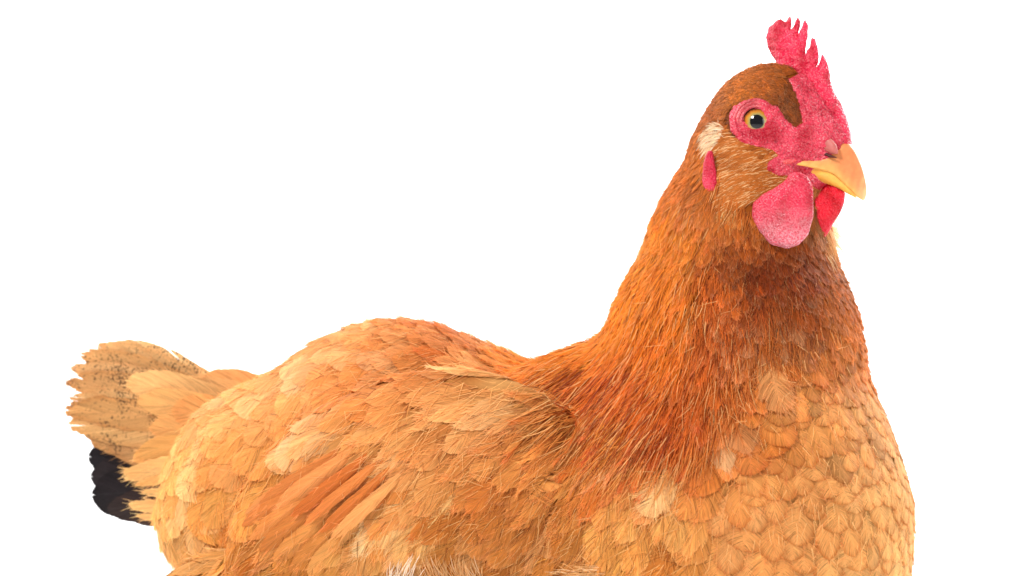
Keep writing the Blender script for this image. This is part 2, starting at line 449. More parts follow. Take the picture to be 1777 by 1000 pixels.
# ------------------------------------------------------------------ head: bare face, eye, beak, comb, wattles, ear lobe
def hp(u, v, l):
    """point at photo position (u, v) lying l beside the head's middle plane"""
    y = HO[1]
    for _ in range(4):
        p = P3(u, v, y)
        s = (p[0] - HO[0] - l * hn[0]) / hh[0]
        y = HO[1] + s * hh[1] + l * hn[1]
    return P3(u, v, y)
def head_local(P):
    q = P - HO
    return np.stack([q @ hh, q @ hn, q[..., 2]], -1)

def in_poly(x, y, poly):
    r = np.zeros(x.shape, bool); n = len(poly)
    for i in range(n):
        x0, y0 = poly[i]; x1, y1 = poly[(i + 1) % n]
        c = ((y0 > y) != (y1 > y)) & (x < (x1 - x0) * (y - y0) / ((y1 - y0) or 1e-9) + x0)
        r ^= c
    return r
def poly_dist(x, y, poly):
    d = np.full(x.shape, 1e9); n = len(poly)
    for i in range(n):
        a = np.array(poly[i]); b = np.array(poly[(i + 1) % n]); ab = b - a
        t = np.clip(((x - a[0]) * ab[0] + (y - a[1]) * ab[1]) / max(ab @ ab, 1e-9), 0, 1)
        d = np.minimum(d, np.hypot(x - a[0] - t * ab[0], y - a[1] - t * ab[1]))
    return np.where(in_poly(x, y, poly), d, -d)

FACE = [(1266,200),(1274,187),(1295,178),(1322,176),(1345,186),(1360,204),(1380,222),(1393,212),(1389,190),(1381,160),(1369,138),(1400,122),(1490,200),
        (1500,300),(1420,330),(1400,312),(1375,306),(1350,304),(1330,294),(1334,280),(1352,270),(1338,258),(1312,250),(1288,243),(1270,225)]
def face_amount(P):
    """signed distance inside the bare face (mirrored for the far side)"""
    q = head_local(P)
    Pm = HO + q[:, :1] * hh + np.abs(q[:, 1:2]) * hn + q[:, 2:] * up
    uv = proj(Pm)
    d = poly_dist(uv[:, 0], uv[:, 1], FACE)
    return np.where(np.abs(q[:, 0]) + np.abs(q[:, 2]) < 330, d, -99)

CHEEK = [(1232,242),(1262,218),(1274,236),(1300,250),(1335,262),(1348,274),(1332,292),(1352,308),(1384,312),(1372,330),(1310,350),(1262,366),(1250,350),(1242,300),(1234,270)]
def in_cheek(P):
    q = head_local(P); uv = proj(HO + q[:, :1] * hh + np.abs(q[:, 1:2]) * hn + q[:, 2:] * up)
    return in_poly(uv[:, 0], uv[:, 1], CHEEK) & (np.abs(q[:, 0]) + np.abs(q[:, 2]) < 330)
def build_face():
    hb = 2.6
    c0 = HO - np.array([130, 150, 160]); dims = (np.array([320, 290, 290]) / hb).astype(int)
    ax = [c0[i] + hb * np.arange(dims[i]) for i in range(3)]
    X, Y, Z = np.meshgrid(*ax, indexing='ij'); P = np.stack([X, Y, Z], -1)
    F = sdf(P) - 2.0
    V, Q = surface_nets(F, c0, hb)
    d = face_amount(V)
    keep = (d[Q] > -6).all(1); Q = Q[keep]
    used = np.unique(Q); mp = -np.ones(len(V), int); mp[used] = np.arange(len(used))
    V = V[used]; Q = mp[Q]; d = d[used]
    nr = norm(sdf_grad(V))
    nz = np.array([mnoise.noise(Vector((a * .11, b * .11, c * .16))) + .6 * mnoise.noise(Vector((a * .25, b * .25, c * .3))) for a, b, c in V])
    pe = ray_hit(1313, 212); de = np.linalg.norm(V - pe, axis=1)
    puff = 5.0 * np.exp(-((de - 40) / 9) ** 2) + 1.1 * np.sin(de * .75) * np.clip((70 - de) / 30, 0, 1) * (de > 30)
    V = V + nr * (np.clip(d, -6, 2)[:, None] * 1.0 + 2.8 * nz[:, None] + puff[:, None])
    m = skin_material('bare_red_face', lin((216, 54, 80)), lin((180, 14, 42)), lin((248, 190, 190)), cell=1200, bump=1.0, bloom_amt=0.5)
    part('face', mesh_from('face', W3(V), quads=Q[:, ::-1]), m)
def sdf_grad(P, e=1.5):
    g = np.zeros(P.shape, f32)
    for k in range(3):
        o = np.zeros(3); o[k] = e
        g[:, k] = sdf(P + o) - sdf(P - o)
    return g
build_face()

def inflate(poly, l, thick, nsm=3, hgrid=2.4, wob=0.0, edge=14.0, tilt=0.0, thickfn=None, wobscale=.09):
    """lobe with the given outline (photo positions) standing l beside the middle plane of the head, with real rounded thickness"""
    pts = np.array([hp(u, v, l) for u, v in poly])
    q = head_local(pts)
    P2 = [(a, b) for a, b in zip(q[:, 0], q[:, 2])]
    mn = np.min(P2, 0) - 8; mx = np.max(P2, 0) + 8
    T = thick * 1.6 + 8
    xs = np.arange(mn[0], mx[0], hgrid); zs = np.arange(mn[1], mx[1], hgrid); ls = np.arange(-T, T, hgrid)
    X, Z = np.meshgrid(xs, zs, indexing='ij')
    d = poly_dist(X, Z, P2)
    tk = thick * np.sqrt(np.clip(d / edge, 0, 1) * (2 - np.clip(d / edge, 0, 1)))
    if thickfn is not None: tk = tk * thickfn(X, Z)
    F = np.abs(ls)[None, :, None] - tk[:, None, :]
    off = wob * (np.sin(X * wobscale + np.sin(Z * .05) * 2) + .5 * np.sin(Z * wobscale * 1.7 + X * .06))
    F = np.abs(ls[None, :, None] - off[:, None, :]) - tk[:, None, :]
    F = np.where((d < 0)[:, None, :], np.maximum(F, (-d)[:, None, :] * 0.8), F)
    V, Q = surface_nets(F.astype(f32), (mn[0], -T, mn[1]), hgrid)
    for _ in range(nsm): V = smooth_mesh(V, Q)
    zt = mx[1]
    W = HO + V[:, :1] * hh + (l + V[:, 1:2] + tilt * (V[:, 2:] - zt)) * hn + V[:, 2:] * up
    return W, Q
def smooth_mesh(V, Q, lam=0.5):
    acc = np.zeros_like(V); cnt = np.zeros((len(V), 1))
    for a, b in ((0, 1), (1, 2), (2, 3), (3, 0)):
        np.add.at(acc, Q[:, a], V[Q[:, b]]); np.add.at(acc, Q[:, b], V[Q[:, a]])
        np.add.at(cnt, Q[:, a], 1); np.add.at(cnt, Q[:, b], 1)
    return V * (1 - lam) + lam * acc / np.maximum(cnt, 1)

COMB = [(1352,118),(1340,98),(1333,85),(1329,66),(1333,48),(1345,37),(1356,33),(1363,39),(1369,27),(1375,33),(1373,54),(1379,42),(1384,29),(1389,37),
        (1384,62),(1391,48),(1398,33),(1403,43),(1401,72),(1397,97),(1405,82),(1407,65),(1415,67),(1420,88),(1420,106),(1414,121),
        (1423,106),(1427,92),(1435,104),(1440,124),(1441,146),(1450,164),(1461,186),(1469,204),(1474,228),(1476,252),(1460,258),
        (1440,246),(1416,236),(1398,222),(1389,190),(1378,152),(1364,134)]
def comb_thick(X, Z): return np.clip(1.15 - (Z + 10) / 190, 0.45, 1.25)
V, Q = inflate(COMB, 0, 14, nsm=2, hgrid=1.7, wob=2.2, edge=13, thickfn=comb_thick, wobscale=.24)
part('comb', mesh_from('comb', W3(V), quads=Q), skin_material('red_comb', lin((222, 30, 72)), lin((188, 8, 44)), lin((250, 184, 194)), cell=1300, bloom_amt=0.4))

WN = [(1372,300),(1388,298),(1402,306),(1409,322),(1411,348),(1407,380),(1399,408),(1384,425),(1362,432),(1336,425),(1316,404),(1304,376),(1306,352),(1320,338),(1342,328),(1360,314)]
l_w = float(head_local(ray_hit(1362, 352)[None])[0, 1])
V, Q = inflate(WN, l_w + 52, 13, wob=2.0, edge=22, tilt=0.05)
zlow, zhigh = W3(V)[:, 2].min(), W3(V)[:, 2].max()
part('wattle', mesh_from('wattle', W3(V), quads=Q),
     skin_material('near_wattle_skin', lin((210, 24, 64)), lin((178, 6, 40)), lin((240, 188, 196)), bloom_z=(zhigh - (zhigh - zlow) * .38, zlow), cell=1300, bloom_amt=0.35),
     label='nearer red wattle with pale bloom along its lower edge')
WF = [(1408,330),(1430,318),(1452,320),(1467,334),(1466,352),(1453,376),(1438,402),(1424,422),(1413,430),(1406,414),(1400,370)]
V, Q = inflate(WF, -2, 11, wob=2, edge=18, tilt=0.0)
part('wattle', mesh_from('wattle', W3(V), quads=Q),
     skin_material('far_wattle_skin', lin((226, 16, 48)), lin((200, 4, 28)), lin((230, 120, 130)), cell=1900, bloom_amt=0.2),
     label='farther bright red wattle half hidden behind the beak')
p_ear = ray_hit(1236, 315); l_ear = float(head_local(p_ear[None])[0, 1])
EAR = [(1229,262),(1221,285),(1219,312),(1223,342),(1234,363),(1248,362),(1252,345),(1243,310),(1239,280),(1237,262)]
V, Q = inflate(EAR, l_ear + 2, 10, edge=12, wob=1)
part('ear_lobe', mesh_from('ear_lobe', W3(V), quads=Q), skin_material('red_ear_lobe', lin((218, 34, 74)), lin((190, 12, 50)), lin((240, 150, 165)), cell=1800, bloom_amt=0.3))

# ---- eye
def build_eye():
    p = ray_hit(1313.5, 212)
    ax_f = norm(np.array([-0.07, -1.0, 0.05]))          # optical axis
    e1 = norm(np.cross(ax_f, up)); e2 = np.cross(e1, ax_f)
    R = 30.0; c = p - ax_f * 21.5
    def cap(rad, a0, a1, n_r, n_a, colfn):
        V = []; C = []
        for i in range(n_r + 1):
            a = a0 + (a1 - a0) * i / n_r
            for j in range(n_a):
                t = 2 * math.pi * j / n_a
                V.append(c + rad * (math.cos(a) * ax_f + math.sin(a) * (math.cos(t) * e1 + math.sin(t) * e2)))
                C.append(colfn(i / n_r, t))
        Qd = [(i * n_a + j, i * n_a + (j + 1) % n_a, (i + 1) * n_a + (j + 1) % n_a, (i + 1) * n_a + j) for i in range(n_r) for j in range(n_a)]
        return np.array(V), np.array(Qd), np.array(C)
    glossy = attr_material('wet_eye', rough=0.2, coat=.35, spec=0.3, scale=2500)
    V, Qd, C = cap(R, 0.001, math.pi * .62, 18, 40, lambda r, t: lin((52, 30, 24)))
    eye = part('eye', mesh_from('eye', W3(V), quads=Qd, attrs={'Col': ('FLOAT_COLOR', C)}), glossy)
    stops = [(0, (104, 100, 66)), (.18, (158, 144, 86)), (.40, (184, 132, 52)), (.66, (192, 112, 24)), (.84, (122, 60, 14)), (1, (58, 28, 14))]
    def iris(r, t):
        r = min(1, max(0, r + 0.05 * math.sin(t * 23) * .5 + .04 * math.sin(t * 9 + 1)))
        for (a, ca), (b, cb) in zip(stops, stops[1:]):
            if r <= b:
                k = (r - a) / (b - a); return lin(np.array(ca) * (1 - k) + np.array(cb) * k)
        return lin(stops[-1][1])
    ai = math.asin(23.0 / 30.6)
    V, Qd, C = cap(30.6, math.asin(10.6 / 30.6), ai, 14, 72, iris)
    part('iris', mesh_from('iris', W3(V), quads=Qd, attrs={'Col': ('FLOAT_COLOR', C)}), glossy, parent=eye)
    V, Qd, C = cap(31.0, 0.001, math.asin(11.8 / 31.0), 8, 48, lambda r, t: np.array((.004, .004, .006)))
    part('pupil', mesh_from('pupil', W3(V), quads=Qd, attrs={'Col': ('FLOAT_COLOR', C)}), attr_material('black_pupil', rough=0.08, coat=0.4, spec=.25), parent=eye)
    # eyelid: two concentric fleshy rolls round the eye
    V = []; n_a, n_b = 56, 10
    rolls = [(26.4, 3.0, 19.0), (31.5, 3.4, 17.5), (36.5, 3.0, 15.0)]
    Qd = []; base = 0
    for rr, rt, hgt in rolls:
        for j in range(n_a):
            t = 2 * math.pi * j / n_a
            asp = 1.0 + (0.05 if math.sin(t) > 0 else 0.0)
            out_ = (math.cos(t) * e1 * 1.04 + math.sin(t) * e2 * asp)
            for k in range(n_b):
                b = 2 * math.pi * k / n_b
                wr = 1 + 0.10 * math.sin(t * 17 + rr)
                V.append(c + (hgt + rt * wr * math.sin(b)) * ax_f + (rr + rt * math.cos(b)) * out_)
        for j in range(n_a):
            for k in range(n_b):
                Qd.append((base + j * n_b + k, base + ((j + 1) % n_a) * n_b + k, base + ((j + 1) % n_a) * n_b + (k + 1) % n_b, base + j * n_b + (k + 1) % n_b))
        base += n_a * n_b
    part('eyelid', mesh_from('eyelid', W3(np.array(V)), quads=np.array(Qd)),
         skin_material('eyelid_skin', lin((206, 78, 88)), lin((178, 52, 62)), lin((236, 180, 176)), cell=1300, bump=.6, bloom_amt=0.5), parent=eye)
build_eye()

# ---- beak: lofted mandibles in the middle plane of the head
def loft(stations, n_a=28, wide=.15, colfn=None):
    """stations: (u_top, v_top, u_bottom, v_bottom, half width) on the middle plane"""
    st = np.array(stations, float)
    # resample
    tt = np.linspace(0, len(st) - 1, 34); base = np.arange(len(st))
    # smooth (Catmull-Rom) interpolation
    def cr(col):
        o = []
        for t in tt:
            i = min(int(t), len(st) - 2); f = t - i
            p0, p1, p2, p3 = col[max(i - 1, 0)], col[i], col[i + 1], col[min(i + 2, len(st) - 1)]
            o.append(0.5 * ((2 * p1) + (-p0 + p2) * f + (2 * p0 - 5 * p1 + 4 * p2 - p3) * f * f + (-p0 + 3 * p1 - 3 * p2 + p3) * f ** 3))
        return np.array(o)
    st = np.stack([cr(st[:, k]) for k in range(5)], 1)
    V = []; C = []
    for i, (ut, vt, ub, vb, hw) in enumerate(st):
        pt, pb = hp(ut, vt, 0), hp(ub, vb, 0)
        for k in range(n_a):
            a = 2 * math.pi * k / n_a
            x = math.cos(a); y = math.sin(a)
            # rounded roof, flatter underside
            hgt = wide + (1 - wide) * y if y > 0 else wide * (1 + y)
            wid = (abs(x) ** 0.85) * (1 if x > 0 else -1)
            V.append(pb + (pt - pb) * hgt + hn * hw * wid)
            C.append(colfn(i / (len(st) - 1), hgt))
    n = len(st)
    Qd = [(i * n_a + k, i * n_a + (k + 1) % n_a, (i + 1) * n_a + (k + 1) % n_a, (i + 1) * n_a + k) for i in range(n - 1) for k in range(n_a)]
    V += [np.mean(V[:n_a], 0), np.mean(V[-n_a:], 0)]; C += [C[0], C[-1]]
    T = [(n * n_a, (k + 1) % n_a, k) for k in range(n_a)] + [(n * n_a + 1, (n - 1) * n_a + k, (n - 1) * n_a + (k + 1) % n_a) for k in range(n_a)]
    return np.array(V), np.array(Qd), np.array(T), np.array(C)
def mixl(a, b, k): return lin(np.array(a) * (1 - k) + np.array(b) * k)
def beak_col(t, hgt):
    k = min(1, max(0, (t - .15) / .4)); e = max(0, (t - .72) / .28)
    c = np.array((238, 180, 104)) * (1 - k) + np.array((224, 136, 84)) * k
    c = c * (1 - e) + np.array((246, 206, 150)) * e
    low = max(0, 1 - hgt * 2.4) * (1 - .6 * e)
    c = c * (1 - .8 * low) + np.array((246, 198, 92)) * .8 * low
    c = c * (1 + .03 * math.sin(t * 60 + hgt * 5) + .02 * math.sin(t * 131))
    return lin(np.clip(c, 0, 255))
M_horn = attr_material('beak_horn', rough=0.36, sss=0.25, spec=0.45, bump=0.3, scale=420)
UP = [(1376,284,1375,288,66),(1392,277,1390,289,63),(1418,272,1412,291,54),(1440,266,1432,297,39),(1463,243,1452,306,27),(1479,254,1464,318,19),(1491,278,1477,331,12.5),(1500,306,1487,341,8),(1503.5,330,1494,346,4.5),(1502,344,1498,348.5,1.5)]
beak = bpy.data.objects.new('beak', None); COL.objects.link(beak); beak.parent = hen
V, Qd, T, C = loft(UP, colfn=beak_col)
part('upper_mandible', mesh_from('upper_mandible', W3(V), quads=Qd, tris=T, attrs={'Col': ('FLOAT_COLOR', C)}), M_horn, parent=beak)
LOW = [(1386,284,1388,296,60),(1400,279,1402,306,53),(1416,280,1418,315,40),(1436,286,1438,320,30),(1454,294,1456,327,20),(1472,310,1472,337,11),(1486,330,1485,344,5)]
V, Qd, T, C = loft(LOW, wide=.8, colfn=lambda t, hg: mixl((226, 160, 70), (246, 190, 86), min(1, t * 1.6)))
part('lower_mandible', mesh_from('lower_mandible', W3(V), quads=Qd, tris=T, attrs={'Col': ('FLOAT_COLOR', C)}), M_horn, parent=beak)
# fleshy cere flap over the nostril, and the dark slit below it
CERE = [(1419,243),(1430,237),(1442,240),(1452,252),(1455,268),(1444,268),(1432,262),(1422,254)]
l_n = float(head_local(ray_hit(1437, 258)[None])[0, 1])
V, Q = inflate(CERE, l_n + 2, 6, hgrid=1.6, edge=8)
part('nostril_flap', mesh_from('nostril_flap', W3(V), quads=Q, attrs={'Col': ('FLOAT_COLOR', np.tile(lin((190, 104, 98)), (len(V), 1)))}), attr_material('nostril_flap_skin', rough=0.45, sss=.3, bump=.3), parent=beak)
SLIT = [(1416,247),(1424,258),(1436,266),(1450,272),(1454,275),(1440,274),(1426,268),(1418,258)]
V, Q = inflate(SLIT, l_n + 2.5, 3.2, hgrid=1.2, edge=5)
part('nostril', mesh_from('nostril', W3(V), quads=Q, attrs={'Col': ('FLOAT_COLOR', np.tile(lin((74, 20, 20)), (len(V), 1)))}), attr_material('nostril_dark', rough=0.6), parent=beak)
# fleshy mouth corner
GAPE = [(1340,289),(1350,281),(1366,276),(1384,277),(1378,283),(1362,287),(1354,294),(1346,297)]
V, Q = inflate(GAPE, float(head_local(ray_hit(1356, 289)[None])[0, 1]) - 2, 5, hgrid=1.6, edge=7)
part('mouth_corner', mesh_from('mouth_corner', W3(V), quads=Q), skin_material('mouth_corner_skin', lin((226, 84, 88)), lin((210, 50, 66)), lin((244, 180, 160)), cell=1700, bump=.6), parent=beak)

# ------------------------------------------------------------------ feathers
class Batch: pass
def make_feathers(base, d, nrm, L, Wd, col, rim, fray, lift, NL, K, NB=14, point=None, conform=True, bend=None, camber=0.10, h0=1.5, barbvar=.16, rimcol=None, bw=.62, grad=0.0):
    """arrays of feathers -> vertices (F, nv, 3), quads of one feather (nq, 4), colours, barb coordinates.
    A vane is a row of tapering barb locks either side of the shaft, with fine single barbs lying over it."""
    F = len(base)
    d = norm(d - (d * nrm).sum(-1, keepdims=True) * nrm); side = np.cross(nrm, d)
    L = np.asarray(L, float); Wd = np.asarray(Wd, float)
    point = np.full(F, .6) if point is None else point
    bend = rng.normal(0, .12, F) if bend is None else bend
    barbvar = np.zeros(F) + barbvar; grad = np.zeros(F) + grad
    X = lambda v: v[:, None, None, None, None]
    Ln, Wn, fr, pt = X(L), X(Wd), X(fray), X(point)
    sgn = np.array([-1.0, 1.0])[None, :, None, None, None]
    phase = rng.random((F, 2, 1)) * 6.28
    rc = (col * np.array([.82, .60, .40])) if rimcol is None else rimcol
    def wprof(s, p):
        s = np.clip(s, 0, 1); x = s ** (1.9 - .9 * p)
        return np.clip(np.sin(np.pi * np.clip(x, 0, 1)), 0, 1) ** (0.45 + 0.45 * p)
    # split of the vane, shared by locks and barbs: a function of the place along the shaft
    nk = 8
    knots = np.cumsum(rng.normal(0, 1, (F, 2, nk)) * (rng.random((F, 2, nk)) < .28), -1) * .10
    lknots = rng.normal(0, 1, (F, 2, nk))
    def kn(T, sr_c):
        i = np.clip((sr_c * nk).astype(int), 0, nk - 1)
        return np.take_along_axis(T, i, 2)
    def locks(sr, K, lenj, swing, hj, taper, ext, colj, barb_s, is_barb):
        n = sr.shape[2]
        q = np.linspace(0.0 if not is_barb else .12, 1, K)[None, None, None, :, None]
        src = sr[:, :, :, 0, :].mean(-1)
        src = np.broadcast_to(src, (F, 2, n))
        qq = q * lenj[..., None, None]
        se = 1 - (1 - np.clip(sr, 0, 1)) ** (2.2 + 1.2 * pt)
        be = np.maximum(wprof(se, pt), 0.02) * Wn
        ar = sr * .97 * Ln; ae = se * Ln
        a = ar + (ae - ar) * np.abs(qq) ** 1.2
        b = be * np.abs(qq) ** .9
        am = a.mean(-1, keepdims=True); bm = b.mean(-1, keepdims=True)
        tp = 1 - taper * q ** 2
        a = am + (a - am) * tp; b = bm + (b - bm) * tp
        sw = (swing * fray[:, None, None])[..., None, None]
        da = a - ar
        a2 = ar + da * np.cos(sw) + b * np.sin(sw); b = np.abs(b * np.cos(sw) - da * np.sin(sw) * .8) * sgn
        a2, b = np.broadcast_arrays(a2, b)
        t = np.clip(a2 / Ln, 0, 1.3)
        h = h0 + X(lift) * t ** 1.25 - camber * b ** 2 / Wn + hj[..., None, None] * q
        bb = b + X(bend) * Ln * .35 * t ** 2
        qv = np.broadcast_to(qq, a2.shape)
        edge = np.clip((qv - .72) / .22, 0, 1) ** 1.5 * np.clip((t - .35) / .3, 0, 1)
        pale = (1 - np.clip(qv / .55, 0, 1)) * np.clip((t - .2) / .4, 0, 1)
        c = col[:, None, None, None, None, :] * np.broadcast_to(colj[..., None, None], a2.shape)[..., None]
        gk = (X(grad) * (np.clip(t, 0, 1) - .72) * 1.3)[..., None]
        c = c * (1 + .12 * pale[..., None]) * (1 + gk * np.array([.8, 1.0, 1.25]))
        k = (edge * X(rim))[..., None]
        c = c * (1 - k) + rc[:, None, None, None, None, :] * k
        seed = np.broadcast_to(X(rng.random(F) * 80), a2.shape) + (sgn > 0) * 17.3
        bc = np.stack([qv * Wn / 26.0, np.broadcast_to(barb_s, a2.shape), seed], -1)
        idx = np.arange(2 * n * K * 2).reshape(2, n, K, 2)
        Q = np.stack([idx[:, :, :-1, 0], idx[:, :, :-1, 1], idx[:, :, 1:, 1], idx[:, :, 1:, 0]], -1)
        Q[0] = Q[0][..., ::-1]
        m = 2 * n * K * 2
        return a2.reshape(F, m), bb.reshape(F, m), h.reshape(F, m), c.reshape(F, m, 3), bc.reshape(F, m, 3), Q.reshape(-1, 4)
    # vane
    e = np.linspace(0.05, 1.0, NL + 1)
    sr = np.stack([np.clip(e[:-1] - .35 / NL, 0, 1), np.clip(e[1:] + .35 / NL, 0, 1)], -1)[None, None, :, None, :]
    srm = np.broadcast_to(e[None, None, :-1], (F, 2, NL))
    lj = 1 + fray[:, None, None] * (rng.uniform(-.10, .03, (F, 2, NL)) + .05 * kn(lknots, srm)) - .04
    parts_ = [locks(sr, K, lj, kn(knots, srm) + rng.normal(0, .02, (F, 2, NL)), rng.normal(0, .5, (F, 2, NL)) * fray[:, None, None], .15, 0,
                    rng.normal(1, .06, (F, 2, NL)), (np.arange(NL)[:, None, None] + np.array([0, 1.0])[None, None])[None, None] * (Ln / NL) / 1.5, False)]
    # barbs over the vane
    if NB:
        c0 = (np.arange(NB)[None, None] + rng.uniform(.1, .9, (F, 2, NB))) / NB * .96 + .03
        hw = (bw / L)[:, None, None]
        sr = np.stack([c0 - hw, c0 + hw], -1)[:, :, :, None, :]
        lj = 1 + fray[:, None, None] * (rng.uniform(-.16, .16, (F, 2, NB)) + .05 * kn(lknots, c0))
        bcj = np.exp(rng.normal(.03, 1, (F, 2, NB)) * barbvar[:, None, None]) * np.where(rng.random((F, 2, NB)) < barbvar[:, None, None] * .7, .5, 1)  # some barbs coloured dark to stand for shaded gaps between barbs
        parts_.append(locks(sr, 4, lj, kn(knots, c0) + rng.normal(0, .10, (F, 2, NB)), .9 + rng.gamma(1.5, .8, (F, 2, NB)) * fray[:, None, None], .6, 0,
                            bcj, rng.random((F, 2, NB, 1, 1)) * 40, True))
    # shaft
    t = np.linspace(0.0, .95, 6)
    sA = np.broadcast_to(t[None, :, None] * L[:, None, None], (F, 6, 2))
    hwid = (0.8 * (1 - .8 * t))[None, :, None] * np.clip(L / 90, .4, 1.5)[:, None, None]
    sB = hwid * np.array([-1, 1.0])[None, None] + bend[:, None, None] * L[:, None, None] * .35 * t[None, :, None] ** 2
    sH = h0 + 1.1 + lift[:, None, None] * t[None, :, None] ** 1.25 + np.zeros((F, 6, 2))
    si = np.arange(12).reshape(6, 2)
    scol = np.clip(col * 1.2 + .02, 0, .9)
    parts_.append((sA.reshape(F, 12), sB.reshape(F, 12), sH.reshape(F, 12), np.broadcast_to(scol[:, None, :], (F, 12, 3)), np.zeros((F, 12, 3)) + .37,
                   np.stack([si[:-1, 0], si[:-1, 1], si[1:, 1], si[1:, 0]], -1)))
    off = 0; Qs = []
    for p_ in parts_: Qs.append(p_[5] + off); off += p_[0].shape[1]
    A, B, H, c, barb = (np.concatenate([p_[k] for p_ in parts_], 1) for k in range(5))
    P = base[:, None, :] + A[..., None] * d[:, None, :] + B[..., None] * side[:, None, :]
    if conform: P = conform_to(P, H)
    else: P = P + H[..., None] * nrm[:, None, :]
    r = Batch(); r.P = P; r.Q = np.concatenate(Qs); r.C = np.clip(c, 0, 1); r.B = barb; r.L = L; r.W = Wd; r.base = base; r.fray = fray
    nv1 = 2 * NL * K * 2
    ends = P[:, :nv1].reshape(F, 2, NL, K, 2, 3).mean(4)
    r.end = ends[:, :, :, -1]; r.dir = norm(ends[:, :, :, -1] - ends[:, :, :, -2]); r.ecol = r.C[:, :nv1].reshape(F, 2, NL, K, 2, 3)[:, :, :, -1, 0]
    return r

def emit_single(r, i, name, mat, label=None):
    loc = (r.base[i] - ROOT) * S
    V = (r.P[i] - r.base[i]) * S
    return part(name, mesh_from(name, V, quads=r.Q, attrs={'Col': ('FLOAT_COLOR', r.C[i]), 'barb': ('FLOAT_VECTOR', r.B[i])}), mat, loc=loc, label=label)
def merged(rs):
    Vs, Qs, Cs, Bs = [], [], [], []; off = 0
    for r, sel in rs:
        P = r.P[sel]; F, nv = P.shape[:2]
        if not F: continue
        Vs.append(P.reshape(-1, 3)); Cs.append(r.C[sel].reshape(-1, 3)); Bs.append(r.B[sel].reshape(-1, 3))
        Qs.append((r.Q[None] + (np.arange(F) * nv)[:, None, None] + off).reshape(-1, 4)); off += F * nv
    return np.concatenate(Vs), np.concatenate(Qs), np.concatenate(Cs), np.concatenate(Bs)

def spacing(g): return np.clip(0.335 * g[:, 0] ** .5 * (2 * g[:, 1]) ** .5 * np.where(g[:, 2] > .6, 1.25, 1), 4.6, 80)
# ---- roots on the body: blue noise with spacing following the feather size
def scatter(V, Q, n_cand):
    a, b, c, d_ = (V[Q[:, k]] for k in range(4))
    ar = np.linalg.norm(np.cross(c - a, d_ - b), axis=1) * .5
    cen = (a + b + c + d_) / 4
    uv = proj(cen)
    nrm = gnrm(cen)
    head = np.linalg.norm(cen - HO, axis=1) < 230
    wgt = ar * np.where(nrm[:, 1] < .62, 1, 0) * np.where(uv[:, 1] < 1130, 1, 0) 
    _, cl0, _ = chunked(guide, cen)
    wgt = wgt / spacing(cl0) ** 2 * np.where(in_cheek(cen), 0, 1)
    pick = rng.choice(len(Q), n_cand, p=wgt / wgt.sum())
    s, t = rng.random((2, n_cand, 1))
    P = a[pick] * (1 - s) * (1 - t) + b[pick] * s * (1 - t) + c[pick] * s * t + d_[pick] * (1 - s) * t
    P = P - gsdf(P)[:, None] * gnrm(P)
    return P
cand = scatter(bV, bQ, 100000)
cd, cl_, cc = chunked(guide, cand)
space = spacing(cl_)
keep = []; cells = {}
CS = 40.0
for i in range(len(cand)):
    p = cand[i]; r = space[i]; k0 = (int(p[0] // CS), int(p[1] // CS), int(p[2] // CS)); ok = True; R = int(r // CS) + 1
    for ix in range(k0[0] - R, k0[0] + R + 1):
        for iy in range(k0[1] - R, k0[1] + R + 1):
            for iz in range(k0[2] - R, k0[2] + R + 1):
                for j in cells.get((ix, iy, iz), ()):
                    dq = cand[j] - p
                    if dq @ dq < r * r: ok = False; break
                if not ok: break
            if not ok: break
        if not ok: break
    if ok: keep.append(i); cells.setdefault(k0, []).append(i)
keep = np.array(keep)
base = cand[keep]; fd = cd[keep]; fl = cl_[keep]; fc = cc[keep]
bare = (face_amount(base) > -2) | in_cheek(base)
base, fd, fl, fc = base[~bare], fd[~bare], fl[~bare], fc[~bare]
F = len(base); uv = proj(base); nrm = gnrm(base)
ang = rng.normal(0, 1, F) * np.where(uv[:, 0] < 1000, .11, .16); ca, sa = np.cos(ang), np.sin(ang)
fd = np.stack([fd[:, 0] * ca - fd[:, 1] * sa, fd[:, 0] * sa + fd[:, 1] * ca], -1)
d3 = np.stack([fd[:, 0], np.zeros(F), -fd[:, 1]], -1) + np.array([0, .25, 0]) * np.clip(-fd[:, :1], 0, 1)
L = fl[:, 0] * rng.uniform(.82, 1.25, F); Wd = fl[:, 1] * rng.uniform(.78, 1.22, F)
breast = fl[:, 2]
# individual colour: patches of paler, ruddier and darker feathers among the rest
n1 = np.array([mnoise.noise(Vector(p) / 85.0) for p in base])[:, None] + rng.normal(0, .16, (F, 1))
n2 = np.array([mnoise.noise(Vector(p + 400) / 60.0) for p in base])[:, None] + rng.normal(0, .18, (F, 1))
col = fc * (1 + rng.normal(0, 1, (F, 1)) * np.where((uv[:, 1:] < 280) & (uv[:, :1] > 1180), .16, np.where((uv[:, 1:] < 760) & (uv[:, :1] > 980), .13, .05)))
soft = np.where(breast[:, None] > .4, .25, 1.0) * np.where((uv[:, :1] > 980) & (uv[:, 1:] < 700), .4, 1) * np.where((uv[:, :1] > 1180) & (uv[:, 1:] < 300), .3, 1)
up_ = np.clip(n1 * 1.3 - .12, 0, .75) * soft; col = col * (1 - up_ * .6) + lin((247, 208, 152)) * up_ * .6
dn_ = np.clip(n2 * 1.5 - .10, 0, 1) * soft; col = col * (1 - dn_ * (1 - np.array([.90, .68, .46])))
flame = np.exp(-(((uv[:, 0] - 1120) / 150) ** 2 + ((uv[:, 1] - 690) / 95) ** 2))[:, None]      # rusty tips where the hackles end
fl_ = np.clip(flame * (.35 + n2 * 1.5), 0, .8); col = col * (1 - fl_) + lin((192, 80, 14)) * fl_
fray = np.clip(fl[:, 3] * rng.uniform(.6, 1.25, F), .1, 1.1)
